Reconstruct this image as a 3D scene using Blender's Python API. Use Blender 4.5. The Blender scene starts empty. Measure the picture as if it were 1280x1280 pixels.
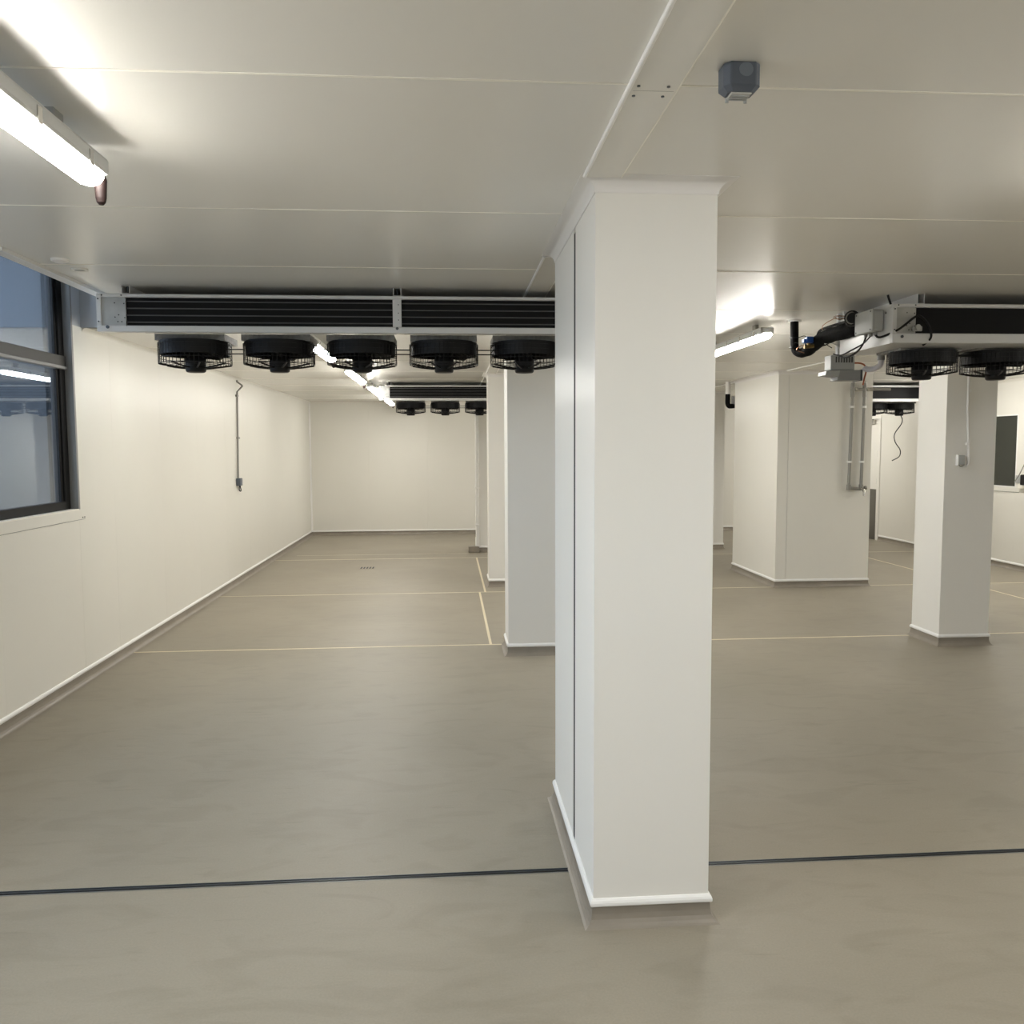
import bpy, bmesh, math, random
from mathutils import Vector, Matrix
random.seed(4)
PI = math.pi
scene = bpy.context.scene
C = scene.collection

# ------------------------------------------------------------------ camera
CAM_H = 1.65
F_PX, YAW, PITCH, ROLL = 1050.0, -0.0746, -0.0770, -0.0047
cd = bpy.data.cameras.new('camera'); cam = bpy.data.objects.new('camera', cd); C.objects.link(cam)
cd.sensor_width = 36.0; cd.sensor_fit = 'HORIZONTAL'; cd.lens = F_PX / 1280.0 * 36.0
cd.clip_start = 0.05; cd.clip_end = 200
cy, sy, cp, sp = math.cos(YAW), math.sin(YAW), math.cos(PITCH), math.sin(PITCH)
fwd = Vector((-sy * cp, cy * cp, sp)); right = Vector((cy, sy, 0)); up = right.cross(fwd)
r2 = right * math.cos(ROLL) + up * math.sin(ROLL); u2 = up * math.cos(ROLL) - right * math.sin(ROLL)
m = Matrix((r2, u2, -fwd)).transposed().to_4x4(); m.translation = (0, 0, CAM_H)
cam.matrix_world = m
scene.camera = cam

# ------------------------------------------------------------------ world (overcast blue daylight outside the windows) and exposure
w = bpy.data.worlds.new('world'); scene.world = w; w.use_nodes = True
bg = w.node_tree.nodes['Background']
bg.inputs[0].default_value = (0.60, 0.66, 0.74, 1); bg.inputs[1].default_value = 7.0
scene.view_settings.view_transform = 'Standard'; scene.view_settings.look = 'None'
scene.view_settings.gamma = 1.0; scene.view_settings.use_curve_mapping = False
scene.view_settings.exposure = 0.38
LAMP = 56.0
LAMP_COL = (1.0, 0.975, 0.92)

# ------------------------------------------------------------------ materials
def mat(name, col, rough=0.5, metal=0.0, noise=None, bump=None, emit=None, spec=0.5, coat=0.0):
    mt = bpy.data.materials.new(name); mt.use_nodes = True
    nt = mt.node_tree; b = nt.nodes['Principled BSDF']
    b.inputs['Base Color'].default_value = (*col, 1); b.inputs['Roughness'].default_value = rough
    b.inputs['Metallic'].default_value = metal; b.inputs['Specular IOR Level'].default_value = spec
    if coat: b.inputs['Coat Weight'].default_value = coat; b.inputs['Coat Roughness'].default_value = 0.15
    if emit: b.inputs['Emission Color'].default_value = (*emit[0], 1); b.inputs['Emission Strength'].default_value = emit[1]
    if noise or bump:
        g = nt.nodes.new('ShaderNodeNewGeometry')
    if noise:
        sc, amt = noise[0], noise[1]
        n = nt.nodes.new('ShaderNodeTexNoise'); n.inputs['Scale'].default_value = sc; n.inputs['Detail'].default_value = 5
        nt.links.new(g.outputs['Position'], n.inputs['Vector'])
        r = nt.nodes.new('ShaderNodeValToRGB')
        r.color_ramp.elements[0].position = 0.3; r.color_ramp.elements[1].position = 0.7
        r.color_ramp.elements[0].color = (*[c * (1 - amt) for c in col], 1)
        r.color_ramp.elements[1].color = (*[min(1, c * (1 + amt)) for c in col], 1)
        nt.links.new(n.outputs['Fac'], r.inputs['Fac']); nt.links.new(r.outputs['Color'], b.inputs['Base Color'])
    if bump:
        n2 = nt.nodes.new('ShaderNodeTexNoise'); n2.inputs['Scale'].default_value = bump[0]; n2.inputs['Detail'].default_value = 3
        nt.links.new(g.outputs['Position'], n2.inputs['Vector'])
        bp = nt.nodes.new('ShaderNodeBump'); bp.inputs['Strength'].default_value = bump[1]; bp.inputs['Distance'].default_value = bump[2]
        nt.links.new(n2.outputs['Fac'], bp.inputs['Height']); nt.links.new(bp.outputs['Normal'], b.inputs['Normal'])
    return mt

M = {}
M['wall'] = mat('wall_panel_cream', (0.74, 0.72, 0.655), 0.37, noise=(1.3, 0.012), bump=(2.2, 0.10, 0.01))
M['ceil'] = mat('ceiling_panel_cream', (0.80, 0.78, 0.725), 0.25, noise=(1.1, 0.015), bump=(1.6, 0.08, 0.01))
M['column'] = mat('column_panel_white', (0.78, 0.76, 0.705), 0.38, noise=(1.7, 0.01))
M['trimwhite'] = mat('trim_white', (0.82, 0.81, 0.78), 0.35)
M['coving'] = mat('coving_white', (0.76, 0.74, 0.71), 0.4)
M['seal'] = mat('sealant_cream', (0.86, 0.83, 0.74), 0.5)
M['floorseal'] = mat('floor_sealant', (0.66, 0.58, 0.42), 0.55)
M['gap'] = mat('dark_gap', (0.05, 0.05, 0.05), 0.8)
M['cove'] = mat('resin_cove_taupe', (0.235, 0.205, 0.165), 0.45, noise=(9, 0.08))
M['dark_joint'] = mat('dark_joint_metal', (0.09, 0.10, 0.11), 0.35, 0.7)
M['black'] = mat('black_plastic', (0.007, 0.007, 0.0075), 0.5, spec=0.25)
M['rubber'] = mat('black_foam', (0.005, 0.005, 0.005), 0.9, spec=0.15, noise=(60, 0.3), bump=(70, 0.6, 0.004))
M['coil'] = mat('coil_fins_black', (0.007, 0.007, 0.0075), 0.6, spec=0.15)
M['slit'] = mat('coil_tube_grey', (0.10, 0.10, 0.10), 0.4, 0.3)
M['casing'] = mat('casing_white', (0.62, 0.62, 0.61), 0.35)
M['galv'] = mat('galvanised', (0.42, 0.42, 0.40), 0.42, 0.5, noise=(9, 0.15))
M['plate'] = mat('fan_plate_grey', (0.29, 0.285, 0.27), 0.6, noise=(40, 0.25))
M['mirror'] = mat('underside_sheet', (0.45, 0.44, 0.42), 0.22, 0.6)
M['steel'] = mat('stainless', (0.55, 0.54, 0.51), 0.25, 0.9)
M['zinc'] = mat('zinc_conduit', (0.27, 0.26, 0.235), 0.45, 0.4)
M['greybox'] = mat('grey_plastic', (0.42, 0.43, 0.42), 0.5)
M['greydark'] = mat('grey_sheet', (0.30, 0.30, 0.29), 0.5)
M['slate'] = mat('slate_plastic', (0.085, 0.10, 0.125), 0.45)
M['slate2'] = mat('slate_disc', (0.15, 0.17, 0.20), 0.5)
M['lens'] = mat('clear_lens', (0.55, 0.54, 0.50), 0.2)
M['frame'] = mat('window_frame_dark', (0.007, 0.007, 0.007), 0.5, spec=0.2)
M['transom'] = mat('window_transom_bronze', (0.042, 0.040, 0.035), 0.5, spec=0.3)
M['alu'] = mat('aluminium_reveal', (0.24, 0.235, 0.225), 0.5, 0.2)
M['blue'] = mat('blue_coil', (0.02, 0.09, 0.36), 0.4)
M['brass'] = mat('brass', (0.22, 0.15, 0.05), 0.4, 0.8)
M['copper'] = mat('copper', (0.30, 0.15, 0.08), 0.4, 0.8)
M['brown'] = mat('brown_gland', (0.012, 0.006, 0.005), 0.6, spec=0.2)
M['wire_white'] = mat('white_wire', (0.7, 0.7, 0.66), 0.5)
M['wire_red'] = mat('red_brown_wire', (0.40, 0.10, 0.04), 0.5)
M['pvc'] = mat('pale_pvc', (0.62, 0.60, 0.63), 0.4)
M['darkpane'] = mat('dark_pane', (0.035, 0.038, 0.030), 0.12)
M['door'] = mat('door_white', (0.78, 0.76, 0.70), 0.4)
M['kick'] = mat('kick_plate', (0.20, 0.19, 0.17), 0.3, 0.7)
M['ground'] = mat('outside_ground', (0.22, 0.22, 0.22), 0.9, noise=(2, 0.2))
M['facade'] = mat('facade_cladding', (0.030, 0.034, 0.039), 0.7, noise=(1.5, 0.15))
M['pocket'] = mat('pocket_plaster', (0.46, 0.47, 0.48), 0.7)
M['lamp'] = mat('lamp_diffuser', (0.9, 0.9, 0.88), 0.4, emit=(LAMP_COL, LAMP))
M['housing'] = mat('lamp_housing', (0.55, 0.55, 0.53), 0.5)

def glass_mat():
    mt = bpy.data.materials.new('window_glass'); mt.use_nodes = True; nt = mt.node_tree; nt.nodes.clear()
    o = nt.nodes.new('ShaderNodeOutputMaterial'); mx = nt.nodes.new('ShaderNodeMixShader')
    lw = nt.nodes.new('ShaderNodeLayerWeight'); pw = nt.nodes.new('ShaderNodeMath'); pw.operation = 'POWER'; pw.inputs[1].default_value = 2.5
    fr = nt.nodes.new('ShaderNodeMath'); fr.operation = 'MULTIPLY_ADD'; fr.inputs[1].default_value = 0.93; fr.inputs[2].default_value = 0.05
    nt.links.new(lw.outputs['Facing'], pw.inputs[0]); nt.links.new(pw.outputs[0], fr.inputs[0])
    t = nt.nodes.new('ShaderNodeBsdfTransparent'); t.inputs[0].default_value = (0.80, 0.86, 0.92, 1)
    g = nt.nodes.new('ShaderNodeBsdfGlossy'); g.inputs['Roughness'].default_value = 0.012
    g.inputs[0].default_value = (0.9, 0.94, 1, 1)
    nt.links.new(fr.outputs[0], mx.inputs[0]); nt.links.new(t.outputs[0], mx.inputs[1])
    nt.links.new(g.outputs[0], mx.inputs[2]); nt.links.new(mx.outputs[0], o.inputs[0])
    return mt
M['glass'] = glass_mat()

def floor_mat():
    mt = bpy.data.materials.new('resin_floor'); mt.use_nodes = True; nt = mt.node_tree; b = nt.nodes['Principled BSDF']
    g = nt.nodes.new('ShaderNodeNewGeometry')
    def noise(scale, detail, stretch=None, dist=0):
        n = nt.nodes.new('ShaderNodeTexNoise'); n.inputs['Scale'].default_value = scale; n.inputs['Detail'].default_value = detail
        n.inputs['Distortion'].default_value = dist
        if stretch:
            mp = nt.nodes.new('ShaderNodeMapping'); mp.inputs['Scale'].default_value = stretch
            mp.inputs['Rotation'].default_value = (0, 0, 0.35)
            nt.links.new(g.outputs['Position'], mp.inputs['Vector']); nt.links.new(mp.outputs[0], n.inputs['Vector'])
        else: nt.links.new(g.outputs['Position'], n.inputs['Vector'])
        return n
    def ramp(n, p0, p1, c0, c1):
        r = nt.nodes.new('ShaderNodeValToRGB'); e = r.color_ramp.elements
        e[0].position = p0; e[1].position = p1; e[0].color = (*c0, 1); e[1].color = (*c1, 1)
        nt.links.new(n.outputs['Fac'], r.inputs['Fac']); return r
    def mult(a, bb, f=1.0):
        x = nt.nodes.new('ShaderNodeMix'); x.data_type = 'RGBA'; x.blend_type = 'MULTIPLY'; x.inputs['Factor'].default_value = f
        nt.links.new(a, x.inputs['A']); nt.links.new(bb, x.inputs['B']); return x.outputs['Result']
    n1 = noise(0.9, 6, (1, 1, 1), 0.6); r1 = ramp(n1, 0.3, 0.7, (0.250, 0.222, 0.170), (0.292, 0.260, 0.202))
    n2 = noise(2.6, 7, (1, 2.4, 1), 1.2); r2_ = ramp(n2, 0.34, 0.50, (0.895, 0.89, 0.88), (1, 1, 1))
    n3 = noise(140, 2); r3 = ramp(n3, 0.25, 0.75, (0.93, 0.93, 0.93), (1.05, 1.05, 1.05))
    n4 = noise(3.3, 9, (0.5, 3.0, 1), 2.5); r4 = ramp(n4, 0.30, 0.37, (0.80, 0.80, 0.79), (1, 1, 1))
    c = mult(mult(mult(r1.outputs[0], r2_.outputs[0]), r3.outputs[0]), r4.outputs[0], 0.4)
    nt.links.new(c, b.inputs['Base Color'])
    rr = nt.nodes.new('ShaderNodeMapRange'); rr.inputs['To Min'].default_value = 0.44; rr.inputs['To Max'].default_value = 0.60
    nt.links.new(n2.outputs['Fac'], rr.inputs['Value']); nt.links.new(rr.outputs[0], b.inputs['Roughness'])
    bp = nt.nodes.new('ShaderNodeBump'); bp.inputs['Strength'].default_value = 0.12; bp.inputs['Distance'].default_value = 0.004
    n5 = noise(45, 4); nt.links.new(n5.outputs['Fac'], bp.inputs['Height']); nt.links.new(bp.outputs[0], b.inputs['Normal'])
    return mt
M['floor'] = floor_mat()

# ------------------------------------------------------------------ mesh helpers (all shapes given in world coordinates)
ANCHOR = None      # (modelled point, placed point, scale): a detail group is modelled round one point and set down at another
def setdown(p):
    if ANCHOR is None: return Vector(p)
    a, b, s_ = ANCHOR
    return Vector([b[i] + (p[i] - a[i]) * s_[i] for i in range(3)])
def link(name, bm, material, parent=None, smooth=False, origin=None):
    """one mesh object; origin = world point the object sits at (defaults to base centre of the bounds)"""
    bmesh.ops.recalc_face_normals(bm, faces=bm.faces[:])
    for v in bm.verts: v.co = setdown(v.co)
    if origin is None:
        xs = [v.co for v in bm.verts]
        origin = Vector(((min(v.x for v in xs) + max(v.x for v in xs)) / 2, (min(v.y for v in xs) + max(v.y for v in xs)) / 2, min(v.z for v in xs)))
    origin = Vector(origin)
    bmesh.ops.translate(bm, verts=bm.verts[:], vec=-origin)
    me = bpy.data.meshes.new(name); bm.to_mesh(me); bm.free()
    mats = material if isinstance(material, (list, tuple)) else [material]
    for k in mats: me.materials.append(M[k])
    if smooth:
        for p in me.polygons: p.use_smooth = True
        try: me.set_sharp_from_angle(angle=math.radians(40))
        except Exception: pass
    o = bpy.data.objects.new(name, me); C.objects.link(o)
    place(o, origin, parent)
    return o
WORLD = {}
def place(o, loc, parent=None):
    WORLD[o.name] = Vector(loc)
    if parent is not None:
        o.parent = parent; o.location = Vector(loc) - WORLD[parent.name]
    else: o.location = loc
def share(src, loc, parent, name=None):
    o = src.copy(); C.objects.link(o); place(o, loc, parent); return o
def thing(name, loc, label=None, cat=None, group=None, kind=None):
    o = bpy.data.objects.new(name, None); o.empty_display_size = 0.1; C.objects.link(o); place(o, setdown(loc))
    return tag(o, label, cat, group, kind)
def tag(o, label=None, cat=None, group=None, kind=None):
    if label: o['label'] = label
    if cat: o['category'] = cat
    if group: o['group'] = group
    if kind: o['kind'] = kind
    return o
def abox(bm, x0, x1, y0, y1, z0, z1, bevel=0.0, seg=1):
    r = bmesh.ops.create_cube(bm, size=1.0)
    vs = r['verts']
    for v in vs:
        v.co = Vector((x0 + (v.co.x + .5) * (x1 - x0), y0 + (v.co.y + .5) * (y1 - y0), z0 + (v.co.z + .5) * (z1 - z0)))
    if bevel:
        es = list({e for v in vs for e in v.link_edges})
        bmesh.ops.bevel(bm, geom=es, offset=bevel, segments=seg, affect='EDGES', profile=0.5)
def box(name, x0, x1, y0, y1, z0, z1, material, parent=None, bevel=0.0, seg=1, origin=None):
    bm = bmesh.new(); abox(bm, x0, x1, y0, y1, z0, z1, bevel, seg)
    return link(name, bm, material, parent, origin=origin)
def acyl(bm, p, q, r0, r1=None, n=14, caps=True):
    p, q = Vector(p), Vector(q); r1 = r0 if r1 is None else r1
    d = (q - p).normalized(); a = d.orthogonal().normalized(); b = d.cross(a)
    A = [bm.verts.new(p + (a * math.cos(2 * PI * i / n) + b * math.sin(2 * PI * i / n)) * r0) for i in range(n)]
    B = [bm.verts.new(q + (a * math.cos(2 * PI * i / n) + b * math.sin(2 * PI * i / n)) * r1) for i in range(n)]
    for i in range(n): bm.faces.new((A[i], A[(i + 1) % n], B[(i + 1) % n], B[i]))
    if caps: bm.faces.new(A[::-1]); bm.faces.new(B)
def cyl(name, p, q, r, material, parent=None, r1=None, n=16, origin=None):
    bm = bmesh.new(); acyl(bm, p, q, r, r1, n); return link(name, bm, material, parent, True, origin)
def smooth_path(pts, sub=5):
    P = [Vector(p) for p in pts]; out = []
    for i in range(len(P) - 1):
        p0, p1, p2, p3 = P[max(i - 1, 0)], P[i], P[i + 1], P[min(i + 2, len(P) - 1)]
        for k in range(sub):
            t = k / sub
            out.append(0.5 * ((2 * p1) + (p2 - p0) * t + (2 * p0 - 5 * p1 + 4 * p2 - p3) * t * t + (3 * p1 - p0 - 3 * p2 + p3) * t ** 3))
    out.append(P[-1]); return out
def atube(bm, pts, r, n=8):
    P = [Vector(p) for p in pts]; rings = []; a = None
    for i, p in enumerate(P):
        d = (P[min(i + 1, len(P) - 1)] - P[max(i - 1, 0)]).normalized()
        if a is None: a = d.orthogonal().normalized()
        else:
            a = (a - d * a.dot(d)); a = a.normalized() if a.length > 1e-6 else d.orthogonal().normalized()
        b = d.cross(a); rr = r[i] if isinstance(r, (list, tuple)) else r
        rings.append([bm.verts.new(p + (a * math.cos(2 * PI * k / n) + b * math.sin(2 * PI * k / n)) * rr) for k in range(n)])
    for i in range(len(rings) - 1):
        for k in range(n): bm.faces.new((rings[i][k], rings[i][(k + 1) % n], rings[i + 1][(k + 1) % n], rings[i + 1][k]))
    bm.faces.new(rings[0][::-1]); bm.faces.new(rings[-1])
def tube(name, pts, r, material, parent=None, n=8, curve=True, sub=5, origin=None):
    bm = bmesh.new(); atube(bm, smooth_path(pts, sub) if curve else pts, r, n)
    return link(name, bm, material, parent, True, origin)
def ring_sweep(bm, x0, x1, y0, y1, prof):
    """closed profile [(outward offset, z)] run round a rectangle with mitred corners"""
    L = []
    for (o, z) in prof:
        L.append([bm.verts.new(c) for c in ((x0 - o, y0 - o, z), (x1 + o, y0 - o, z), (x1 + o, y1 + o, z), (x0 - o, y1 + o, z))])
    n = len(L)
    for i in range(n):
        for k in range(4): bm.faces.new((L[i][k], L[i][(k + 1) % 4], L[(i + 1) % n][(k + 1) % 4], L[(i + 1) % n][k]))
def run_sweep(bm, p, q, nrm, prof):
    """closed profile [(offset along nrm, z)] run straight from p to q"""
    p, q, nrm = Vector(p), Vector(q), Vector(nrm)
    A = [bm.verts.new(p + nrm * o + Vector((0, 0, z))) for o, z in prof]
    B = [bm.verts.new(q + nrm * o + Vector((0, 0, z))) for o, z in prof]
    n = len(prof)
    for i in range(n): bm.faces.new((A[i], A[(i + 1) % n], B[(i + 1) % n], B[i]))
    bm.faces.new(A[::-1]); bm.faces.new(B)
def prism(bm, poly, z0, z1):
    A = [bm.verts.new((x, y, z0)) for x, y in poly]; B = [bm.verts.new((x, y, z1)) for x, y in poly]; n = len(poly)
    for i in range(n): bm.faces.new((A[i], A[(i + 1) % n], B[(i + 1) % n], B[i]))
    bm.faces.new(A[::-1]); bm.faces.new(B)

COVE = [(-0.002, 0.0), (0.034, 0.0), (0.025, 0.004), (0.017, 0.012), (0.010, 0.024), (0.006, 0.042), (0.005, 0.072), (-0.002, 0.072)]
CAP = [(-0.002, 0.069), (0.009, 0.069), (0.012, 0.073), (0.012, 0.082), (0.009, 0.090), (0.004, 0.096), (-0.002, 0.096)]

# ------------------------------------------------------------------ the room
XL, XR, YB, YF, ZC = -2.60, 7.45, -3.2, 16.05, 2.513
STR1, STR2 = (0.440, 0.556), (3.865, 3.98)          # cover strips along the column lines
SEAMS = [YB, -2.25, -1.17, -0.09, 0.98, 2.05, 3.17, 4.15, 5.30, 6.39, 7.48, 8.57, 9.66, 10.75, 11.84, 12.93, 14.02, 15.1, YF]
POCK = (-1.905, 3.88, 6.27)                            # ceiling cut back in front of the tall window

# floor slabs with sealed joints
fl = tag(box('floor', XL - .2, XR + .2, YB - .2, YF + .2, -0.12, -0.012, 'gap', origin=(0, 0, -0.12)), 'taupe resin floor laid in slabs with sealed joints', None, None, 'structure')
JY = [YB, 3.143, 6.935, 9.50, 12.52, YF]
JW = {3.143: 0.018, 6.935: 0.011, 9.50: 0.008, 12.52: 0.011}
JX = {0: [XL, XR], 1: [XL, XR], 2: [XL, 0.335, 6.15, XR], 3: [XL, 0.40, 6.15, XR], 4: [XL, XR]}
for i in range(5):
    y0 = JY[i] + JW.get(JY[i], 0); y1 = JY[i + 1] - JW.get(JY[i + 1], 0)
    xs = JX[i]
    for k in range(len(xs) - 1):
        a = xs[k] + (0.011 if k else 0); b = xs[k + 1] - (0.011 if k + 2 < len(xs) else 0)
        box('floor_slab', a, b, y0, y1, -0.012, 0, 'floor', fl)
for y in JY[1:-1]:
    if y == 3.143:
        for (a, b) in ((XL, 0.46), (0.905, XR)):
            s = box('joint_filler', a, b, y - .018, y + .018, -0.012, -0.002, 'dark_joint', fl)
            box('joint_edge', a, b, y - .018, y - .014, -0.012, 0.0012, 'zinc', s); box('joint_edge', a, b, y + .014, y + .018, -0.012, 0.0012, 'dark_joint', s)
            box('joint_edge', a, b, y - .003, y + .003, -0.012, -0.0005, 'black', s)
    else:
        box('joint_sealant', XL, XR, y - JW[y], y + JW[y], -0.012, 0.0015, 'floorseal', fl)
for i, x in ((2, 0.335), (3, 0.40), (2, 6.15), (3, 6.15)):
    box('joint_sealant', x - .011, x + .011, JY[i] + .012, JY[i + 1] - .012, -0.012, 0.0016, 'floorseal', fl)
box('joint_line', XL + .25, 2.6, 13.04, 13.052, 0, 0.0008, 'floorseal', fl)
# floor drain grille set flush
dr = tag(thing('floor_drain', (-1.13, 11.6, 0), 'small dark slotted floor drain in the resin floor', 'drain'), None)
box('drain_plate', -1.24, -1.03, 11.5, 11.7, 0.0, 0.002, 'cove', dr)
for k in range(5): box('slot', -1.225 + k * .040, -1.205 + k * .040, 11.52, 11.68, 0.002, 0.003, 'black', dr)

# ceiling panels
ce = tag(box('ceiling', XL + .62, XR + .2, YB - .2, YF + .2, ZC + 0.055, ZC + 0.14, 'gap', origin=(0, 0, ZC + .055)), 'cream sheet metal panel ceiling', None, None, 'structure')
G = 0.0012
GW = 0.0005
XS = [XL, 0.496, 3.92, XR]
for i in range(len(SEAMS) - 1):
    y0, y1 = SEAMS[i] + G, SEAMS[i + 1] - G
    for k in range(3):
        a, b = XS[k] + (G if k else 0), XS[k + 1] - (G if k < 2 else 0)
        bm = bmesh.new()
        if k == 0 and y1 > POCK[1] and y0 < POCK[2]:
            c = POCK[0]
            poly = [(c, max(y0, POCK[1])), (c, min(y1, POCK[2]))]
            if y1 > POCK[2]: poly += [(a, POCK[2] + .0), (a, y1)]
            else: poly[1] = (c, y1)
            poly += [(b, y1), (b, y0)]
            if y0 < POCK[1]: poly += [(a, y0), (a, POCK[1])]
            prism(bm, poly, ZC, ZC + 0.055)
        else: abox(bm, a, b, y0, y1, ZC, ZC + 0.055)
        link('ceiling_panel', bm, 'ceil', ce)
for y in SEAMS[1:-1]:
    strong = abs(y - 4.15) < .01 or abs(y - 2.05) < .01
    wd = 0.0038 if strong else 0.0016
    xa = POCK[0] if POCK[1] < y < POCK[2] else XL
    for (a, b) in ((xa, STR1[0]), (STR1[1], STR2[0]), (STR2[1], XR)):
        box('seam_bead', a, b, y - wd, y + wd, ZC - 0.0015, ZC + .01, 'seal', ce)
STOPS = ([(2.76, 3.80), (6.55, 6.93), (9.85, 10.27), (13.20, 13.60)], [(6.54, 6.95), (9.47, 10.95), (13.19, 13.60)])
for n, (a, b) in enumerate((STR1, STR2)):
    t = thing('trim_%d' % (n + 1), ((a + b) / 2, YB, ZC - .01), 'cream cover strip along the column line of the ceiling', None, None, 'structure')
    cuts = [YB] + [v for q in STOPS[n] for v in (q[0] - .045, q[1] + .045)] + [YF]
    for i in range(0, len(cuts), 2):
        ya, yb = cuts[i], cuts[i + 1]
        box('cover_strip', a, b, ya, yb, ZC - 0.010, ZC, 'ceil', t)
        bm = bmesh.new(); acyl(bm, (a, ya, ZC - .006), (a, yb, ZC - .006), 0.0066, n=10); link('edge_bead', bm, 'trimwhite', t, True)
        bm = bmesh.new(); acyl(bm, (b, ya, ZC - .006), (b, yb, ZC - .006), 0.0045, n=10); link('edge_bead', bm, 'seal', t, True)
    if n == 0:
        for (x, y) in ((0.458, 2.034), (0.458, 2.09), (0.530, 2.034), (0.530, 2.09)):
            cyl('screw', (x, y, ZC - .0125), (x, y, ZC - .009), 0.0042, 'dark_joint', t, n=8)
        box('joint_line', a + .01, b - .006, 2.0615, 2.0625, ZC - .0103, ZC - .009, 'kick', t)

# pocket above the window and its trim
pk = tag(box('trim_3', POCK[0] - .055, POCK[0] + .006, POCK[1] - .055, POCK[2], ZC - 0.012, ZC - .001, 'coving'), 'flat trim along the ceiling cut beside the tall window', None, None, 'structure')
box('edge_bead', POCK[0] + .002, POCK[0] + .012, POCK[1] - .06, POCK[2], ZC - 0.015, ZC, 'trimwhite', pk)
box('end_trim', XL, POCK[0] - .055, POCK[1] - .055, POCK[1] + .006, ZC - 0.012, ZC - .001, 'coving', pk)
box('edge_bead', XL, POCK[0] + .012, POCK[1] - .065, POCK[1] - .055, ZC - 0.015, ZC, 'trimwhite', pk)
pu = tag(thing('wall_pocket', (XL, POCK[1], ZC), 'plain plaster recess above the ceiling at the tall window', None, None, 'structure'), None)
box('side_lining', POCK[0] - .03, POCK[0], POCK[1], POCK[2], ZC, 3.34, 'pocket', pu)
box('end_lining', XL - .2, POCK[0], POCK[2] - .004, POCK[2] + .04, ZC, 3.34, 'pocket', pu)
box('end_lining', XL - .2, POCK[0], POCK[1] - .04, POCK[1], ZC + .056, 3.34, 'pocket', pu)
box('top_lining', XL - .2, POCK[0], POCK[1] - .04, POCK[2] + .04, 3.34, 3.38, 'pocket', pu)

# walls of joined panels
def wall_panels(wname, label, axis, at, thick, spans, parts_z=(0, ZC)):
    """spans: [(from, to, z0, z1)] along the wall; panels between 'at' and at+thick"""
    lo = min(s[0] for s in spans); t0, t1 = min(at, at + thick), max(at, at + thick)
    wl = thing(wname, (at, lo, 0) if axis == 'y' else (lo, at, 0), label, None, None, 'structure')
    for (a, b, z0, z1) in spans:
        if axis == 'y': box('wall_panel', t0, t1, a + GW, b - GW, z0, z1, 'wall', wl)
        else: box('wall_panel', a + GW, b - GW, t0, t1, z0, z1, 'wall', wl)
    return wl
W1 = (3.95, 6.112, 1.228, 3.30)       # tall window seen on the left
W2 = (-2.4, 3.4, 1.10, 2.44)          # second window behind the camera's left shoulder, unseen, widened to add daylight
sp_ = [(YB, W2[0])]
spans = [(a, b, 0, ZC) for a, b in sp_]
spans += [(W2[0], 2.05, 0, W2[2]), (2.05, W2[1], 0, W2[2]), (W2[0], W2[1], W2[3], ZC), (W2[1], W1[0], 0, ZC), (W1[0], 5.03, 0, W1[2]), (5.03, W1[1], 0, W1[2])]
ys = [W1[1]] + [6.75 + 1.1 * k for k in range(9)] + [YF]
spans += [(ys[i], ys[i + 1], 0, ZC) for i in range(len(ys) - 1)]
wl = wall_panels('wall_left', 'cream panel wall with the tall window', 'y', XL, -0.10, spans)
box('upper_masonry', XL - .1, XL, W1[1], POCK[2] - .004, ZC, 3.34, 'pocket', wl)
box('backing', XL - .16, XL - .10, W1[1] + .02, YF + .1, 0, ZC + .1, 'gap', wl); box('backing', XL - .16, XL - .10, YB - .1, W2[0] - .02, 0, ZC + .1, 'gap', wl)
box('upper_masonry', XL - .1, XL, W2[1], POCK[1], ZC, 3.34, 'pocket', wl)
xs = [XL + 1.1 * k for k in range(9)] + [XR]
wall_panels('wall_far', 'cream panel wall at the far end of the room', 'x', YF, 0.10, [(xs[i], xs[i + 1], 0, ZC) for i in range(len(xs) - 1)])
wall_panels('wall_near', 'cream panel wall behind the viewer', 'x', YB, -0.10, [(xs[i], xs[i + 1], 0, ZC) for i in range(len(xs) - 1)])
W3 = (10.557, 11.056, 1.103, 2.036); D1 = (14.10, 15.02, 0.0, 2.13)
ysr = [YB] + [-2.15 + 1.1 * k for k in range(11)] + [W3[0]]
spans = [(ysr[i], ysr[i + 1], 0, ZC) for i in range(len(ysr) - 1)]
spans += [(W3[0], W3[1], 0, W3[2]), (W3[0], W3[1], W3[3], ZC), (W3[1], 12.1, 0, ZC), (12.1, 13.2, 0, ZC), (13.2, D1[0], 0, ZC), (D1[0], D1[1], D1[3], ZC), (D1[1], YF, 0, ZC)]
wr = wall_panels('wall_right', 'cream panel wall with a dark pane and a white door', 'y', XR, 0.10, spans)
box('backing', XR + .10, XR + .16, YB - .1, YF + .1, -.05, ZC + .1, 'gap', wr)
# ground outside the windows
tag(box('ground', -60, XL - .3, -40, 60, -0.5, -0.35, 'ground'), 'grey ground outside the window', None, None, 'structure')

ow = thing('added_wing', (-9, 9.5, -0.35), 'added dark grey building wing that dims the view through the tall window', 'building')  # wing added outside to darken what shows through the glass
box('facade', -16, XL - .4, 9.5, 10.0, -0.35, 6.0, 'facade', ow)
for k in range(6): box('pilaster', -15.6 + 2.2 * k, -15.3 + 2.2 * k, 9.42, 9.5, -0.35, 6.0, 'facade', ow)

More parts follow.
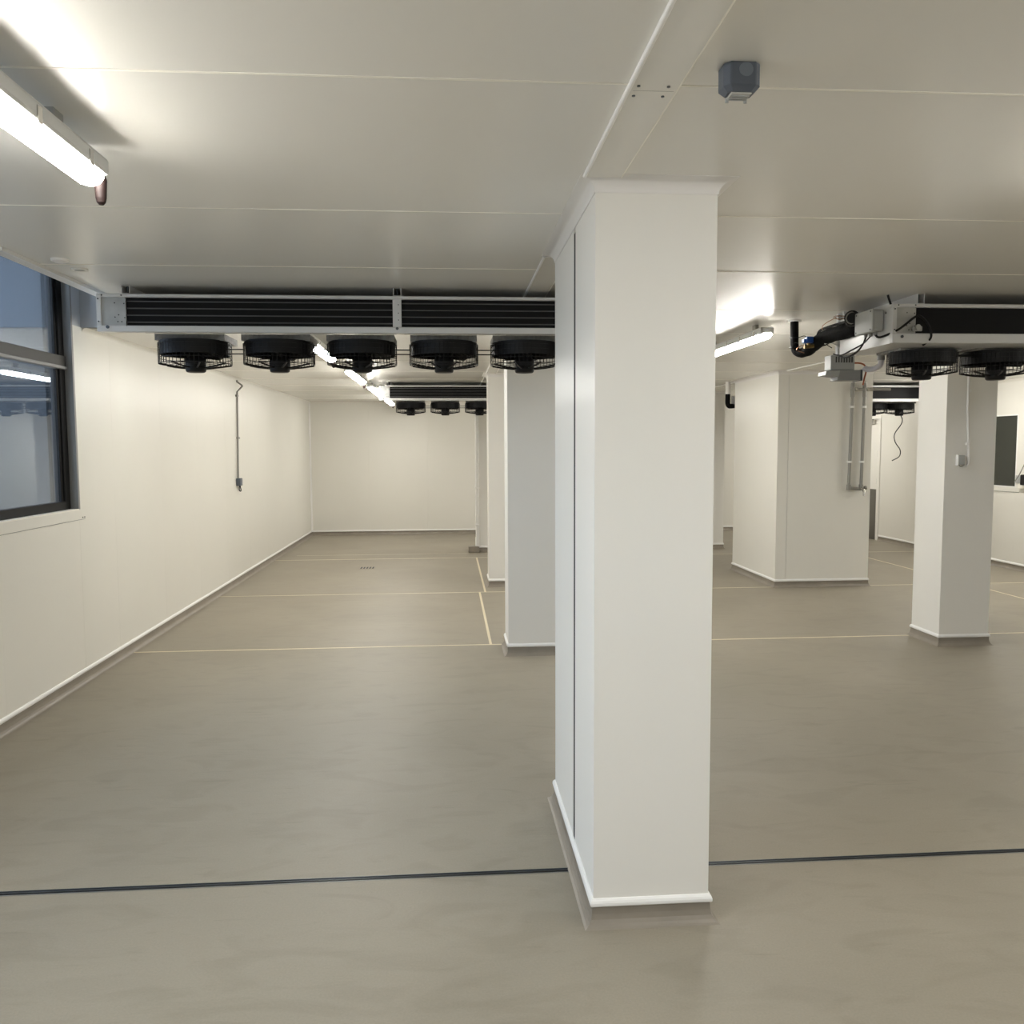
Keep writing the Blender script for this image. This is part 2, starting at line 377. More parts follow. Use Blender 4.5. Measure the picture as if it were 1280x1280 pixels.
def skirting(name, label, p, q, nrm):
    b = thing(name, p, label, None, None, 'structure')
    bm = bmesh.new(); run_sweep(bm, p, q, nrm, COVE); link('cove', bm, 'cove', b)
    bm = bmesh.new(); run_sweep(bm, p, q, nrm, CAP); link('cap_bead', bm, 'trimwhite', b)
skirting('baseboard_left', 'taupe resin cove with white cap along the left wall', (XL, YB, 0), (XL, YF, 0), (1, 0, 0))
skirting('baseboard_far', 'taupe resin cove with white cap along the far wall', (XL, YF, 0), (XR, YF, 0), (0, -1, 0))
skirting('baseboard_right', 'taupe resin cove with white cap along the right wall', (XR, YB, 0), (XR, D1[0] - .06, 0), (-1, 0, 0))
def wall_coving(name, label, p, q, nrm, c=.035):
    prof = [(-0.001, ZC - c)] + [(c * (1 - math.cos(k / 6 * PI / 2)), ZC - c + c * math.sin(k / 6 * PI / 2)) for k in range(1, 7)] + [(-0.001, ZC - .0002)]
    bm = bmesh.new(); run_sweep(bm, p, q, nrm, prof); tag(link(name, bm, 'wall', None, True), label, None, None, 'structure')
wall_coving('trim_5', 'cream coving between the left wall and ceiling', (XL, POCK[2] + .01, 0), (XL, YF, 0), (1, 0, 0))
wall_coving('trim_6', 'cream coving between the far wall and ceiling', (XL, YF, 0), (XR, YF, 0), (0, -1, 0))
wall_coving('trim_7', 'cream coving between the right wall and ceiling', (XR, YB, 0), (XR, YF, 0), (-1, 0, 0))
cb = tag(cyl('trim_4', (XL + .004, YF - .004, .10), (XL + .004, YF - .004, ZC), 0.022, 'trimwhite', n=12), 'white corner bead where the left and far walls meet', None, None, 'structure')

# window 1 and window 2 (dark frames, two panes with a transom)
def window(name, label, W, transom):
    y0, y1, z0, z1 = W
    wd = thing(name, (XL, (y0 + y1) / 2, z0), label, None, None, 'structure')
    xa, xb = XL - 0.10, XL - 0.052
    fw = 0.085
    box('frame_jamb', xa, xb, y1 - fw, y1, z0, z1, 'frame', wd, .004); box('frame_jamb', xa, xb, y0, y0 + fw, z0, z1, 'frame', wd, .004)
    box('frame_sill', xa, xb + .006, y0 + fw, y1 - fw, z0, z0 + .062, 'frame', wd, .004); box('frame_head', xa, xb, y0 + fw, y1 - fw, z1 - .06, z1, 'frame', wd, .004)
    tr = box('transom', xa, xb + .012, y0 + fw, y1 - .012, transom, transom + .075, 'transom', wd, .004)
    box('transom_lip', xa, xb + .018, y0 + fw, y1 - .012, transom - .018, transom + .004, 'alu', tr, .003)
    box('inner_sash', xa + .004, xb - .012, y1 - fw - .03, y1 - fw, z0 + .06, z1 - .06, 'frame', wd, .003)
    box('pane', xa + .018, xa + .026, y0 + fw, y1 - fw, z0 + .062, transom, 'glass', wd); box('pane', xa + .018, xa + .026, y0 + fw, y1 - fw, transom + .075, z1 - .06, 'glass', wd)
    # aluminium reveal lining
    box('reveal', xb, XL + .002, y1 - .010, y1 - .0005, z0, z1, 'alu', wd); box('reveal', xb, XL + .002, y0 + .0005, y0 + .010, z0, z1, 'alu', wd)
    box('reveal_edge', XL, XL + .003, y1 - .012, y1 + .012, z0, min(z1, ZC + .3), 'alu', wd)
    box('sill_board', xb, XL + .006, y0, y1 - .012, z0 - .004, z0 + .004, 'seal', wd)
    sb = box('sill_trim', XL, XL + .005, y0 - .06, y1 + .085, z0 - .072, z0 - .004, 'wall', wd)
    box('gap_line', XL, XL + .004, y0 - .06, y1 + .085, z0 - .0745, z0 - .072, 'dark_joint', sb)
    for y in (y1 + .04, y1 + .07): cyl('screw', (XL + .004, y, z0 - .06), (XL + .008, y, z0 - .06), .005, 'dark_joint', sb, n=8)
window('window_1', 'tall dark framed window with a transom in the left wall', W1, 2.217)
window('window_2', 'unseen dark framed window in the left wall, made wide for daylight', W2, 2.0)

# small dark window and door in the right wall
w3 = thing('window_3', (XR, 10.8, W3[2]), 'narrow dark pane set in the right wall', None, None, 'structure')
box('pane', XR + .012, XR + .03, W3[0], W3[1], W3[2], W3[3], 'darkpane', w3)
box('frame_edge', XR - .003, XR + .03, W3[0] - .016, W3[0], W3[2] - .016, W3[3] + .016, 'trimwhite', w3); box('frame_edge', XR - .003, XR + .03, W3[1], W3[1] + .016, W3[2] - .016, W3[3] + .016, 'trimwhite', w3)
box('frame_edge', XR - .003, XR + .03, W3[0], W3[1], W3[2] - .016, W3[2], 'trimwhite', w3); box('frame_edge', XR - .003, XR + .03, W3[0], W3[1], W3[3], W3[3] + .016, 'trimwhite', w3)
st = box('sill_trim', XR - .006, XR, W3[0] - .09, W3[1] + .09, W3[2] - .075, W3[2] - .016, 'wall', w3)
box('gap_line', XR - .005, XR, W3[0] - .09, W3[1] + .09, W3[2] - .079, W3[2] - .075, 'dark_joint', st)
d1 = thing('door_1', (XR, 14.56, 0), 'white door with kick plate in the right wall', None, None, 'structure')
leaf = box('door_leaf', XR + .005, XR + .05, D1[0] + .03, D1[1] - .03, 0.012, D1[3] - .02, 'door', d1)
box('kick_plate', XR + .002, XR + .006, D1[0] + .035, D1[1] - .035, .015, .885, 'kick', leaf)
box('door_jamb', XR - .02, XR + .06, D1[0] - .06, D1[0] + .03, 0, D1[3] + .04, 'door', d1, .004); box('door_jamb', XR - .02, XR + .06, D1[1] - .03, D1[1] + .06, 0, D1[3] + .04, 'door', d1, .004)
box('door_head', XR - .02, XR + .06, D1[0] + .03, D1[1] - .03, D1[3] - .02, D1[3] + .04, 'door', d1, .004)
for z in (0.975, 1.45, 1.92): box('hinge', XR - .012, XR + .006, D1[0] + .022, D1[0] + .046, z, z + .12, 'dark_joint', d1, .003)
clo = box('door_closer', XR - .06, XR + .004, D1[0] + .14, D1[0] + .40, 2.03, 2.11, 'steel', leaf, .006)
box('closer_arm', XR - .09, XR - .06, D1[0] + .09, D1[0] + .30, 2.09, 2.105, 'zinc', clo)

# ------------------------------------------------------------------ columns
def column(x0, x1, y0, y1, label, seam_left=None, mname='column', cov=0.050, group=None, corner=None):
    c = thing('column', ((x0 + x1) / 2, (y0 + y1) / 2, 0), label, 'column', group)
    t = 0.04; z0, z1 = 0.0, ZC
    box('core', x0 + t + .004, x1 - t - .004, y0 + t + .004, y1 - t - .004, z0, z1, 'gap', c)
    if corner:
        box('front_panel', x0 + .001, x0 + corner, y0, y0 + t, z0, z1, mname, c); box('front_panel', x0 + corner + .003, x1 - .001, y0, y0 + t, z0, z1, mname, c)
    else: box('front_panel', x0 + .001, x1 - .001, y0, y0 + t, z0, z1, mname, c)
    box('rear_panel', x0 + .001, x1 - .001, y1 - t, y1, z0, z1, mname, c)
    if seam_left:
        g = 0.021
        box('seam_strip', x0 + .0008, x0 + t, seam_left - g, seam_left + g, .09, z1 - .06, 'gap', c)  # dark strip set flush in the gap between the side panels
        p = box('left_panel', x0, x0 + t, y0 + .0005, seam_left - g, z0, z1, mname, c); box('left_panel', x0, x0 + t, seam_left + g, y1 - .0005, z0, z1, mname, c)
    else: box('left_panel', x0, x0 + t, y0 + .0005, y1 - .0005, z0, z1, mname, c)
    box('right_panel', x1 - t, x1, y0 + .0005, y1 - .0005, z0, z1, mname, c)
    bm = bmesh.new(); ring_sweep(bm, x0, x1, y0, y1, COVE); link('cove', bm, 'cove', c)
    bm = bmesh.new(); ring_sweep(bm, x0, x1, y0, y1, CAP); link('cap_bead', bm, 'trimwhite', c)
    cv = cov * .78
    prof = [(-0.002, ZC - cv - .004), (0.003, ZC - cv - .004)]
    for k in range(9):
        a = k / 8 * PI / 2
        prof.append((0.003 + cov * (1 - math.cos(a)), ZC - cv + cv * math.sin(a) - .002))
    prof += [(cov + .005, ZC - .0015), (cov + .005, ZC - .0002), (-0.002, ZC - .0002)]
    bm = bmesh.new(); ring_sweep(bm, x0, x1, y0, y1, prof); o = link('coving', bm, 'coving', c, True)
    return c
colA = column(0.482, 0.886, 2.76, 3.80, 'white panelled column with a dark seam splitting its long side', seam_left=3.21)
colB = column(0.457, 0.860, 6.55, 6.93, 'cream panelled column just behind the nearest seamed column')
colC = column(0.465, 0.870, 9.85, 10.27, 'cream panelled column third along the cover strip row')
colD = column(0.470, 0.870, 13.20, 13.60, 'cream panelled column beside thin white pipes on a block')
colR = column(4.010, 4.435, 6.54, 6.95, 'white panelled square column carrying a conduit and socket box')
colBig = column(3.785, 4.907, 9.47, 10.95, 'wide cream panelled pier with steel water pipes on it', mname='wall', corner=0.125)
colE = column(3.95, 4.40, 13.19, 13.60, 'cream panelled column standing behind the wide pier')

# ------------------------------------------------------------------ ceiling lamps
def lamp_proto(x, y0, label, group):
    L = 1.52; y1 = y0 + L; h = 0.047
    t = thing('batten_lamp', (x, (y0 + y1) / 2, 2.46), label, 'lamp', group)
    bm = bmesh.new()
    N = 9
    def sect(y, s):
        out = []
        for k in range(N + 1):
            a = PI * k / N
            out.append(bm.verts.new((x - h * s * math.cos(a), y, 2.507 - 0.042 * (0.35 + .65 * s) * math.sin(a))))
        return out
    S = [sect(y0, .55), sect(y0 + .012, .85), sect(y0 + .035, 1), sect(y1 - .035, 1), sect(y1 - .012, .85), sect(y1, .55)]
    for i in range(len(S) - 1):
        for k in range(N): bm.faces.new((S[i][k], S[i][k + 1], S[i + 1][k + 1], S[i + 1][k]))
        bm.faces.new((S[i][0], S[i][N], S[i + 1][N], S[i + 1][0]))
    bm.faces.new(S[0]); bm.faces.new(S[-1])
    link('diffuser', bm, 'lamp', t, True)
    bm = bmesh.new(); abox(bm, x - h - .006, x + h + .006, y0 + .002, y1 - .002, 2.4998, 2.552, 0.012, 2); hs = link('housing', bm, 'housing', t)
    for yy in (y0 + .25, y1 - .25):
        box('hanger', x - .014, x + .014, yy - .03, yy + .03, 2.55, 2.60, 'steel', t)
    for k in range(5):
        yy = y0 + .14 + k * .31
        for s in (-1, 1): box('clip', x + s * (h + .006) - .003, x + s * (h + .006) + .003, yy - .012, yy + .012, 2.492, 2.535, 'steel', hs)
    bm = bmesh.new()
    gx, gy = x + .012, y1 + .026
    prof = [(2.425, .007), (2.432, .013), (2.445, .016), (2.50, .019), (2.512, .015), (2.535, .017), (2.542, .012)]
    for (za, ra), (zb, rb) in zip(prof[:-1], prof[1:]): acyl(bm, (gx, gy, za), (gx, gy, zb), ra, rb, 12)
    acyl(bm, (gx, y1 - .01, 2.53), (gx, gy, 2.53), .009, n=8)
    cg = link('cable_gland', bm, 'brown', t, True)
    return t
def dup(root, dx, dy, label, group=None):
    r = root.copy(); C.objects.link(r); place(r, WORLD[root.name] + Vector((dx, dy, 0)))
    r['label'] = label
    if group: r['group'] = group
    for ch in list(root.children):
        c = share(ch, WORLD[ch.name] + Vector((dx, dy, 0)), r)
        for g in list(ch.children): share(g, WORLD[g.name] + Vector((dx, dy, 0)), c)
    return r
LG = 'batten lamps on the ceiling'
ANCHOR = ((-1.075, 1.24, 2.60), (-1.0, 1.12, ZC), (.93, .93, .93))
L1 = lamp_proto(-1.075, 1.24, 'white batten lamp with a brown cable gland near the tall window', LG)
ANCHOR = None
for (x, y, lab) in ((-1.01, 6.10, 'white batten lamp just beyond the long fan cooler near the window'),
                    (-1.0, 8.68, 'white batten lamp between the near and far left fan coolers'),
                    (-0.99, 10.96, 'white batten lamp beside the end of the far left fan cooler'),
                    (-0.99, 13.70, 'white batten lamp closest to the far wall'),
                    (2.20, 5.72, 'white batten lamp beside the black insulated ceiling pipe')):
    dup(L1, x + 1.0, y - 1.12, lab, LG)
for (x, y) in ((-1.0, -1.9), (2.2, -1.9), (2.2, 1.15), (5.9, 2.0), (2.2, 8.9), (2.2, 13.9), (6.7, 7.2), (6.4, 9.52), (6.2, 13.5)):  # unseen lamps added only to light the room
    dup(L1, x + 1.0, y - 1.12, 'added batten lamp out of view that only lights the room', 'added lamps out of view')

# ------------------------------------------------------------------ fan coolers
FANS = {}
def fan_meshes():
    """one fan hanging below z = 0 : guard basket, shroud, blades, motor"""
    R_, D_ = 0.212, 0.140
    bm = bmesh.new(); n = 52
    for k in range(n):                                   # side wires and their run in towards the motor
        a = 2 * PI * k / n; c, s = math.cos(a), math.sin(a)
        if k % 1 == 0: acyl(bm, (R_ * c, R_ * s, -.012), (R_ * c, R_ * s, -D_), .0018, n=3, caps=False)
    for z, r in ((-.02, R_), (-.05, R_), (-.08, R_), (-.105, R_), (-D_, R_), (-D_ - .004, R_ - .03), (-D_ - .009, R_ - .06), (-D_ - .014, R_ - .09)):
        m_ = 28
        P = [(r * math.cos(2 * PI * i / m_), r * math.sin(2 * PI * i / m_), z) for i in range(m_)]
        for i in range(m_): acyl(bm, P[i], P[(i + 1) % m_], .0032 if z in (-.02, -D_) else .0022, n=4, caps=False)
    for k in range(8):
        a = PI / 8 + k * PI / 4; c, s = math.cos(a), math.sin(a)
        atube(bm, [(R_ * c, R_ * s, -D_), ((R_ - .06) * c, (R_ - .06) * s, -D_ - .012), (.075 * c, .075 * s, -D_ - .022), (.05 * c, .05 * s, -D_ - .022)], .006, 5)
    FANS['guard'] = bm
    bm = bmesh.new(); m_ = 32
    for (r0, z0, r1, z1) in ((.206, 0, .203, -.03), (.203, -.03, .201, -.085)):
        for i in range(m_):
            a, b = 2 * PI * i / m_, 2 * PI * (i + 1) / m_
            for rr in (0, -.004):
                v = [bm.verts.new(((r + rr) * math.cos(t), (r + rr) * math.sin(t), z)) for r, z, t in ((r0, z0, a), (r0, z0, b), (r1, z1, b), (r1, z1, a))]
                bm.faces.new(v)
    bmesh.ops.remove_doubles(bm, verts=bm.verts[:], dist=.0005); FANS['shroud'] = bm
    bm = bmesh.new()
    v = []
    for i in range(5):
        r = .05 + .135 * i / 4; wdt = .30 + .16 * i / 4
        v.append([bm.verts.new((r * math.cos(a), r * math.sin(a), z)) for a, z in ((-wdt, -.045), (0, -.072), (wdt, -.100))])
    for i in range(4):
        for k in range(2): bm.faces.new((v[i][k], v[i][k + 1], v[i + 1][k + 1], v[i + 1][k]))
    bmesh.ops.solidify(bm, geom=bm.faces[:], thickness=.003); FANS['blade'] = bm
    bm = bmesh.new()
    for (za, ra), (zb, rb) in zip([(-.02, .05), (-.10, .052), (-.104, .062), (-.165, .062), (-.185, .058), (-.19, .05)], [(-.10, .052), (-.104, .062), (-.165, .062), (-.185, .058), (-.19, .05), (-.191, .0)]):
        acyl(bm, (0, 0, za), (0, 0, zb), ra, max(rb, .0005), 20, caps=False)
    bmesh.ops.remove_doubles(bm, verts=bm.verts[:], dist=.0003); FANS['motor'] = bm
fan_meshes()
FM = {}
for k, smooth_ in (('guard', False), ('shroud', True), ('blade', False), ('motor', True)):
    bm = FANS[k]; bmesh.ops.scale(bm, vec=(.935, .935, .90), verts=bm.verts[:]); bmesh.ops.recalc_face_normals(bm, faces=bm.faces[:])
    me = bpy.data.meshes.new('fan_' + k); bm.to_mesh(me); bm.free(); me.materials.append(M['black']); FM[k] = me
    if smooth_:
        for p in me.polygons: p.use_smooth = True
def put(name, me, loc, parent, rz=0):
    o = bpy.data.objects.new(name, me); C.objects.link(o); place(o, loc, parent); o.rotation_euler.z = rz; return o

def cooler(x0, x1, y, label, panel_w, posts, fans, zt=2.548, zc1=2.530, zc0=2.372, zb=2.336, lines=4, depth=0.70, brackets=(), zfan=None, lateral_rods=True, group=None, slope=0.0):
    t = thing('fan_cooler', ((x0 + x1) / 2, y + depth / 2, zb), label, 'cooler', group)
    e = .022
    box('top_rail', x0, x1, y, y + .03, zc1, zt, 'casing', t, .003)
    box('bottom_rail', x0, x1, y, y + .03, zb, zc0, 'casing', t, .003)
    box('end_rail', x0, x0 + e, y + .0015, y + .03, zc0, zc1, 'casing', t); box('end_rail', x1 - e, x1, y + .0015, y + .03, zc0, zc1, 'casing', t)
    for xa in (x0, x1 - .015):
        bm = bmesh.new(); P_ = [(y + .03, zb), (y + depth, zb + slope), (y + depth, zt), (y + .03, zt)]
        A = [bm.verts.new((xa, py, pz)) for py, pz in P_]; B = [bm.verts.new((xa + .015, py, pz)) for py, pz in P_]
        for i in range(4): bm.faces.new((A[i], A[(i + 1) % 4], B[(i + 1) % 4], B[i]))
        bm.faces.new(A[::-1]); bm.faces.new(B); link('side_panel', bm, 'casing', t)
    box('top_sheet', x0 + .015, x1 - .015, y + .03, y + depth, zt - .01, zt, 'casing', t)
    bm = bmesh.new()
    vs = [bm.verts.new((xa, ya, za)) for xa in (x0 + .015, x1 - .015) for ya, za in ((y + .03, zb), (y + depth, zb + slope), (y + depth, zb + slope + .006), (y + .03, zb + .006))]
    for i in range(4): bm.faces.new((vs[i], vs[(i + 1) % 4], vs[4 + (i + 1) % 4], vs[4 + i]))
    bm.faces.new(vs[:4][::-1]); bm.faces.new(vs[4:]); link('base_sheet', bm, 'casing', t)
    box('rear_light_baffle', x0 + .015, x1 - .015, y + depth - .015, y + depth, zb + slope + .008, ZC - .004, 'casing', t)  # casing back, carried up to the ceiling to block lamp light over the unit
    for k, (a, b) in enumerate(((x0 + e, x0 + panel_w), (x1 - panel_w, x1 - e))):
        p = box('end_plate', a, b, y + .010, y + .02, zc0, zc1, 'galv', t)
        if k == 0:
            for (fx, fz) in ((.55, .80), (.93, .78), (.55, .30), (.70, .38), (.95, .28), (.66, .14), (.82, .14)):
                cyl('hole', (a + (b - a) * fx, y + .0085, zc0 + (zc1 - zc0) * fz), (a + (b - a) * fx, y + .011, zc0 + (zc1 - zc0) * fz), .0035, 'gap', p, n=8)
    for (fx, fz) in ((x0 + .010, zc1 - .01), (x0 + .010, zc0 + .02), (x0 + .03, zt - .008), (x0 + .13, zt - .008)):
        cyl('screw', (fx, y - .002, fz), (fx, y + .002, fz), .0042, 'dark_joint', t, n=8)
    bl = cyl('bolt', (x0 + .055, y - .004, (zb + zc0) / 2 + .008), (x0 + .055, y + .002, (zb + zc0) / 2 + .008), .009, 'dark_joint', t, n=10)
    edges = [x0 + panel_w] + [v for p in posts for v in (p - .023, p + .023)] + [x1 - panel_w]
    for i in range(0, len(edges), 2):
        a, b = edges[i], edges[i + 1]
        co = box('coil', a, b, y + .022, y + .30, zc0, zc1, 'coil', t)
        for k in range(lines):
            z = zc0 + (zc1 - zc0) * (k + .55) / (lines + .1)
            bm = bmesh.new(); acyl(bm, (a, y + .0175, z), (b, y + .0175, z), .0032, n=6); link('coil_tube', bm, 'slit', co, True)
    for p in posts:
        po = box('post', p - .023, p + .023, y + .001, y + .03, zc0, zc1, 'casing', t)
        for fz in (.25, .5, .8): cyl('screw', (p + .008, y - .0015, zc0 + (zc1 - zc0) * fz), (p + .008, y + .002, zc0 + (zc1 - zc0) * fz), .003, 'dark_joint', po, n=8)
        cyl('bolt', (p, y - .003, (zb + zc0) / 2 + .008), (p, y + .002, (zb + zc0) / 2 + .008), .008, 'dark_joint', t, n=10)
    for bx in brackets:                                   # U-channel hanger between unit and ceiling
        hb = box('hanger', bx - .022, bx + .022, y + .03, y + depth - .03, zt, zt + .008, 'casing', t)
        box('hanger_side', bx - .022, bx - .018, y + .03, y + depth - .03, zt + .008, ZC, 'casing', hb); box('hanger_side', bx + .018, bx + .022, y + .03, y + depth - .03, zt + .008, ZC, 'casing', hb)
        cyl('hanger_bolt', (bx, y + .06, zt), (bx, y + .06, ZC), .006, 'dark_joint', hb, n=8)
    yc = y + depth / 2 + .01
    for k, fx in enumerate(fans):
        g = put('fan_guard', FM['guard'], (fx, yc, zb - .012), t)
        box('fan_plate', fx - .190, fx + .190, yc - .10, yc + .19, zb - .014, zb + slope * .2 + .002, 'plate', t)
        put('shroud', FM['shroud'], (fx, yc, zb - .012), g); put('motor', FM['motor'], (fx, yc, zb - .012), g)
        a0 = 0.37 * k + .5
        for q in range(5): put('fan_blade', FM['blade'], (fx, yc, zb - .012), g, a0 + q * 2 * PI / 5)
        if k < len(fans) - 1:
            nx = fans[k + 1]
            for z in ((-.058, -.083) if lateral_rods else (-.04,)):
                cyl('cable', (fx + .185, yc - .05, zb + z), (nx - .185, yc - .05, zb + z), .0035 if lateral_rods else .007, 'black', t, n=6)
    return t
E1 = dict(zt=2.466, zc1=2.449, zc0=2.301, zb=2.268, depth=.65, slope=.10)
k1 = cooler(-1.842, 1.30, 4.64, 'long grey fan cooler under the ceiling between the window and the seamed column', .147, [-0.271], [-1.437 + .4715 * k for k in range(6)], brackets=(-1.70, -0.271, 1.16), **E1)
k3 = cooler(-0.905, 2.235, 11.2, 'far fan cooler in front of the far wall with slatted black coil', .140, [0.665], [-0.508 + .4665 * k for k in range(6)], brackets=(-.77, .665, 2.1), **E1)
k2 = cooler(2.522, 5.35, 4.66, 'grey fan cooler joined to black insulated pipes and a junction box', .139, [3.95], [2.893 + .4755 * k for k in range(5)], zt=2.452, zc1=2.432, zc0=2.286, zb=2.232, lines=0, depth=.65, brackets=(2.70, 3.95, 5.2), lateral_rods=False)
k4 = cooler(4.75, 6.75, 11.2, 'far fan cooler behind the wide pier with a dangling wire', .14, [], [5.169 + .4 * k for k in range(4)], zt=2.472, zc1=2.446, zc0=2.29, zb=2.25, lines=0, depth=.65, brackets=(4.9, 6.6), lateral_rods=False, slope=.08)
ANCHOR = ((6.93, 12.30, 2.19), (6.385, 11.54, 2.09), (.95, .95, .95))
tag(tube('wire', [(6.93, 12.30, 2.19), (6.97, 12.3, 2.12), (6.955, 12.3, 2.04), (6.86, 12.3, 1.90), (6.87, 12.3, 1.78), (6.95, 12.3, 1.66), (6.94, 12.3, 1.56), (6.83, 12.3, 1.50)], .007, 'black', n=6), 'loose black wire dangling below the far right fan cooler', 'wire')

# ------------------------------------------------------------------ pipework and boxes at the left end of the right-hand cooler
ANCHOR = ((2.735, 5.0, 2.305), (2.522, 4.66, 2.232), (.93, .95, .9525))
pp = thing('insulated_pipe', (2.585, 6.10, 2.34), 'black foam insulated refrigerant pipe with a blue valve dropping from the ceiling', 'pipe')
drop = smooth_path([(2.585, 6.10, 2.60), (2.587, 6.10, 2.50), (2.590, 6.10, 2.42), (2.60, 6.09, 2.375), (2.628, 6.06, 2.362), (2.655, 6.02, 2.376), (2.672, 5.97, 2.405), (2.69, 5.88, 2.432), (2.705, 5.75, 2.448), (2.715, 5.60, 2.450), (2.725, 5.48, 2.452), (2.74, 5.40, 2.452)], 4)
bm = bmesh.new(); rad = []
for i, p in enumerate(drop):
    u = i / (len(drop) - 1); rad.append(.030 if u < .3 else (.032 + .018 * min(1, (u - .3) / .25)) + random.uniform(-.003, .003))
atube(bm, drop, rad, 12); link('insulation', bm, 'rubber', pp, True)
cyl('ceiling_collar', (2.585, 6.10, 2.588), (2.585, 6.10, 2.60), .048, 'trimwhite', pp, n=18)
for z in (2.47, 2.40): 
    bm = bmesh.new(); acyl(bm, (2.587, 6.10, z), (2.587, 6.10, z + .008), .034, n=14); link('cable_tie', bm, 'black', pp, True)
tube('tie_tail', [(2.615, 6.08, 2.474), (2.64, 6.06, 2.482), (2.655, 6.05, 2.476)], .003, 'black', pp, n=5)
tube('wire_loop', [(2.60, 6.06, 2.43), (2.56, 6.03, 2.43), (2.545, 6.02, 2.40), (2.57, 6.03, 2.375), (2.61, 6.03, 2.38)], .003, 'black', pp, n=5)
tube('capillary', [(2.60, 6.05, 2.36), (2.63, 6.0, 2.385), (2.61, 6.02, 2.41), (2.58, 6.04, 2.38), (2.62, 6.0, 2.355)], .003, 'copper', pp, n=5)
tube('tie_tail', [(2.69, 5.82, 2.40), (2.71, 5.80, 2.38), (2.73, 5.79, 2.365)], .003, 'black', pp, n=5)
lq = pp
tube('tube', [(2.640, 5.93, 2.392), (2.655, 5.90, 2.41), (2.662, 5.88, 2.46), (2.668, 5.85, 2.492), (2.69, 5.78, 2.505), (2.715, 5.65, 2.512), (2.73, 5.55, 2.513), (2.735, 5.50, 2.512)], .0095, 'black', lq, n=8)
vb = cyl('valve_body', (2.575, 5.90, 2.385), (2.645, 5.90, 2.392), .013, 'brass', lq, n=12)
cyl('valve_stem', (2.608, 5.90, 2.39), (2.608, 5.90, 2.42), .012, 'brass', vb, n=12)
box('solenoid_coil', 2.585, 2.635, 5.875, 5.925, 2.412, 2.455, 'blue', lq, .006, 2)
box('solenoid_plug', 2.566, 2.586, 5.88, 5.92, 2.412, 2.44, 'blue', lq, .004)
for k in range(5):
    a = k * 1.1
    pts = [(2.70 + .045 * math.cos(u) , 5.62 - .02 * k, 2.548 + .011 * math.sin(u + a * .3) - .004 * k) for u in [2 * PI * q / 12 for q in range(13)]]
    tube('capillary_coil', pts, .0022, 'copper', lq, n=4, sub=2)
tube('capillary', [(2.67, 5.62, 2.545), (2.655, 5.7, 2.53), (2.645, 5.76, 2.512), (2.65, 5.78, 2.488)], .0022, 'copper', lq, n=4)
hd = cyl('header_stub', (2.640, 5.33, 2.50), (2.735, 5.50, 2.50), .048, 'black', k2, n=20)
bm = bmesh.new()
d = Vector((.075, .17, 0)).normalized(); pc = Vector((2.642, 5.333, 2.50)); aa = d.cross(Vector((0, 0, 1))); 
P = [pc + (aa * math.cos(2 * PI * i / 20) + Vector((0, 0, 1)) * math.sin(2 * PI * i / 20)) * .036 for i in range(21)]
atube(bm, P, .005, 6); link('ring', bm, 'zinc', hd, True)
# grey junction box on the unit's end
jb = box('junction_box', 2.665, 2.733, 5.10, 5.32, 2.388, 2.520, 'greybox', k2, .012, 2)
jb['label'] = 'grey plastic junction box'
box('lid', 2.655, 2.667, 5.095, 5.325, 2.384, 2.524, 'greybox', jb, .008, 2)
for (y, z) in ((5.12, 2.508), (5.30, 2.508), (5.12, 2.400), (5.30, 2.400)): cyl('screw', (2.652, y, z), (2.656, y, z), .005, 'dark_joint', jb, n=8)
for y in (5.14, 5.20, 5.26): cyl('gland', (2.70, y, 2.368), (2.70, y, 2.390), .011, 'greydark', jb, n=10)
tube('power_cable', [(2.70, 5.14, 2.370), (2.71, 5.10, 2.35), (2.76, 5.00, 2.378), (2.80, 4.975, 2.41), (2.86, 4.972, 2.455), (2.90, 4.972, 2.452), (2.95, 4.975, 2.40), (2.97, 4.985, 2.335), (2.965, 5.06, 2.30)], .007, 'black', k2, n=7)
tube('ceiling_cable', [(2.74, 5.08, 2.60), (2.748, 5.08, 2.575), (2.757, 5.075, 2.545), (2.758, 5.07, 2.51), (2.748, 5.08, 2.492), (2.735, 5.09, 2.495)], .007, 'black', k2, n=7)
tube('sensor_cable', [(2.70, 5.26, 2.370), (2.702, 5.30, 2.33), (2.70, 5.38, 2.29), (2.69, 5.50, 2.27), (2.69, 5.62, 2.30)], .006, 'black', k2, n=6)
tube('sensor_cable', [(2.70, 5.20, 2.370), (2.70, 5.29, 2.335), (2.69, 5.42, 2.31), (2.68, 5.55, 2.29), (2.68, 5.66, 2.31)], .005, 'black', k2, n=6)
tube('white_cable', [(2.68, 5.80, 2.395), (2.70, 5.78, 2.40), (2.74, 5.76, 2.385), (2.765, 5.74, 2.35), (2.775, 5.735, 2.30)], .005, 'wire_white', pp, n=6)
ex = box('thermostat', 2.855, 2.915, 4.984, 4.999, 2.372, 2.402, 'greydark', k2, .004)
cyl('dial', (2.885, 4.978, 2.395), (2.885, 4.990, 2.395), .017, 'galv', ex, n=14)
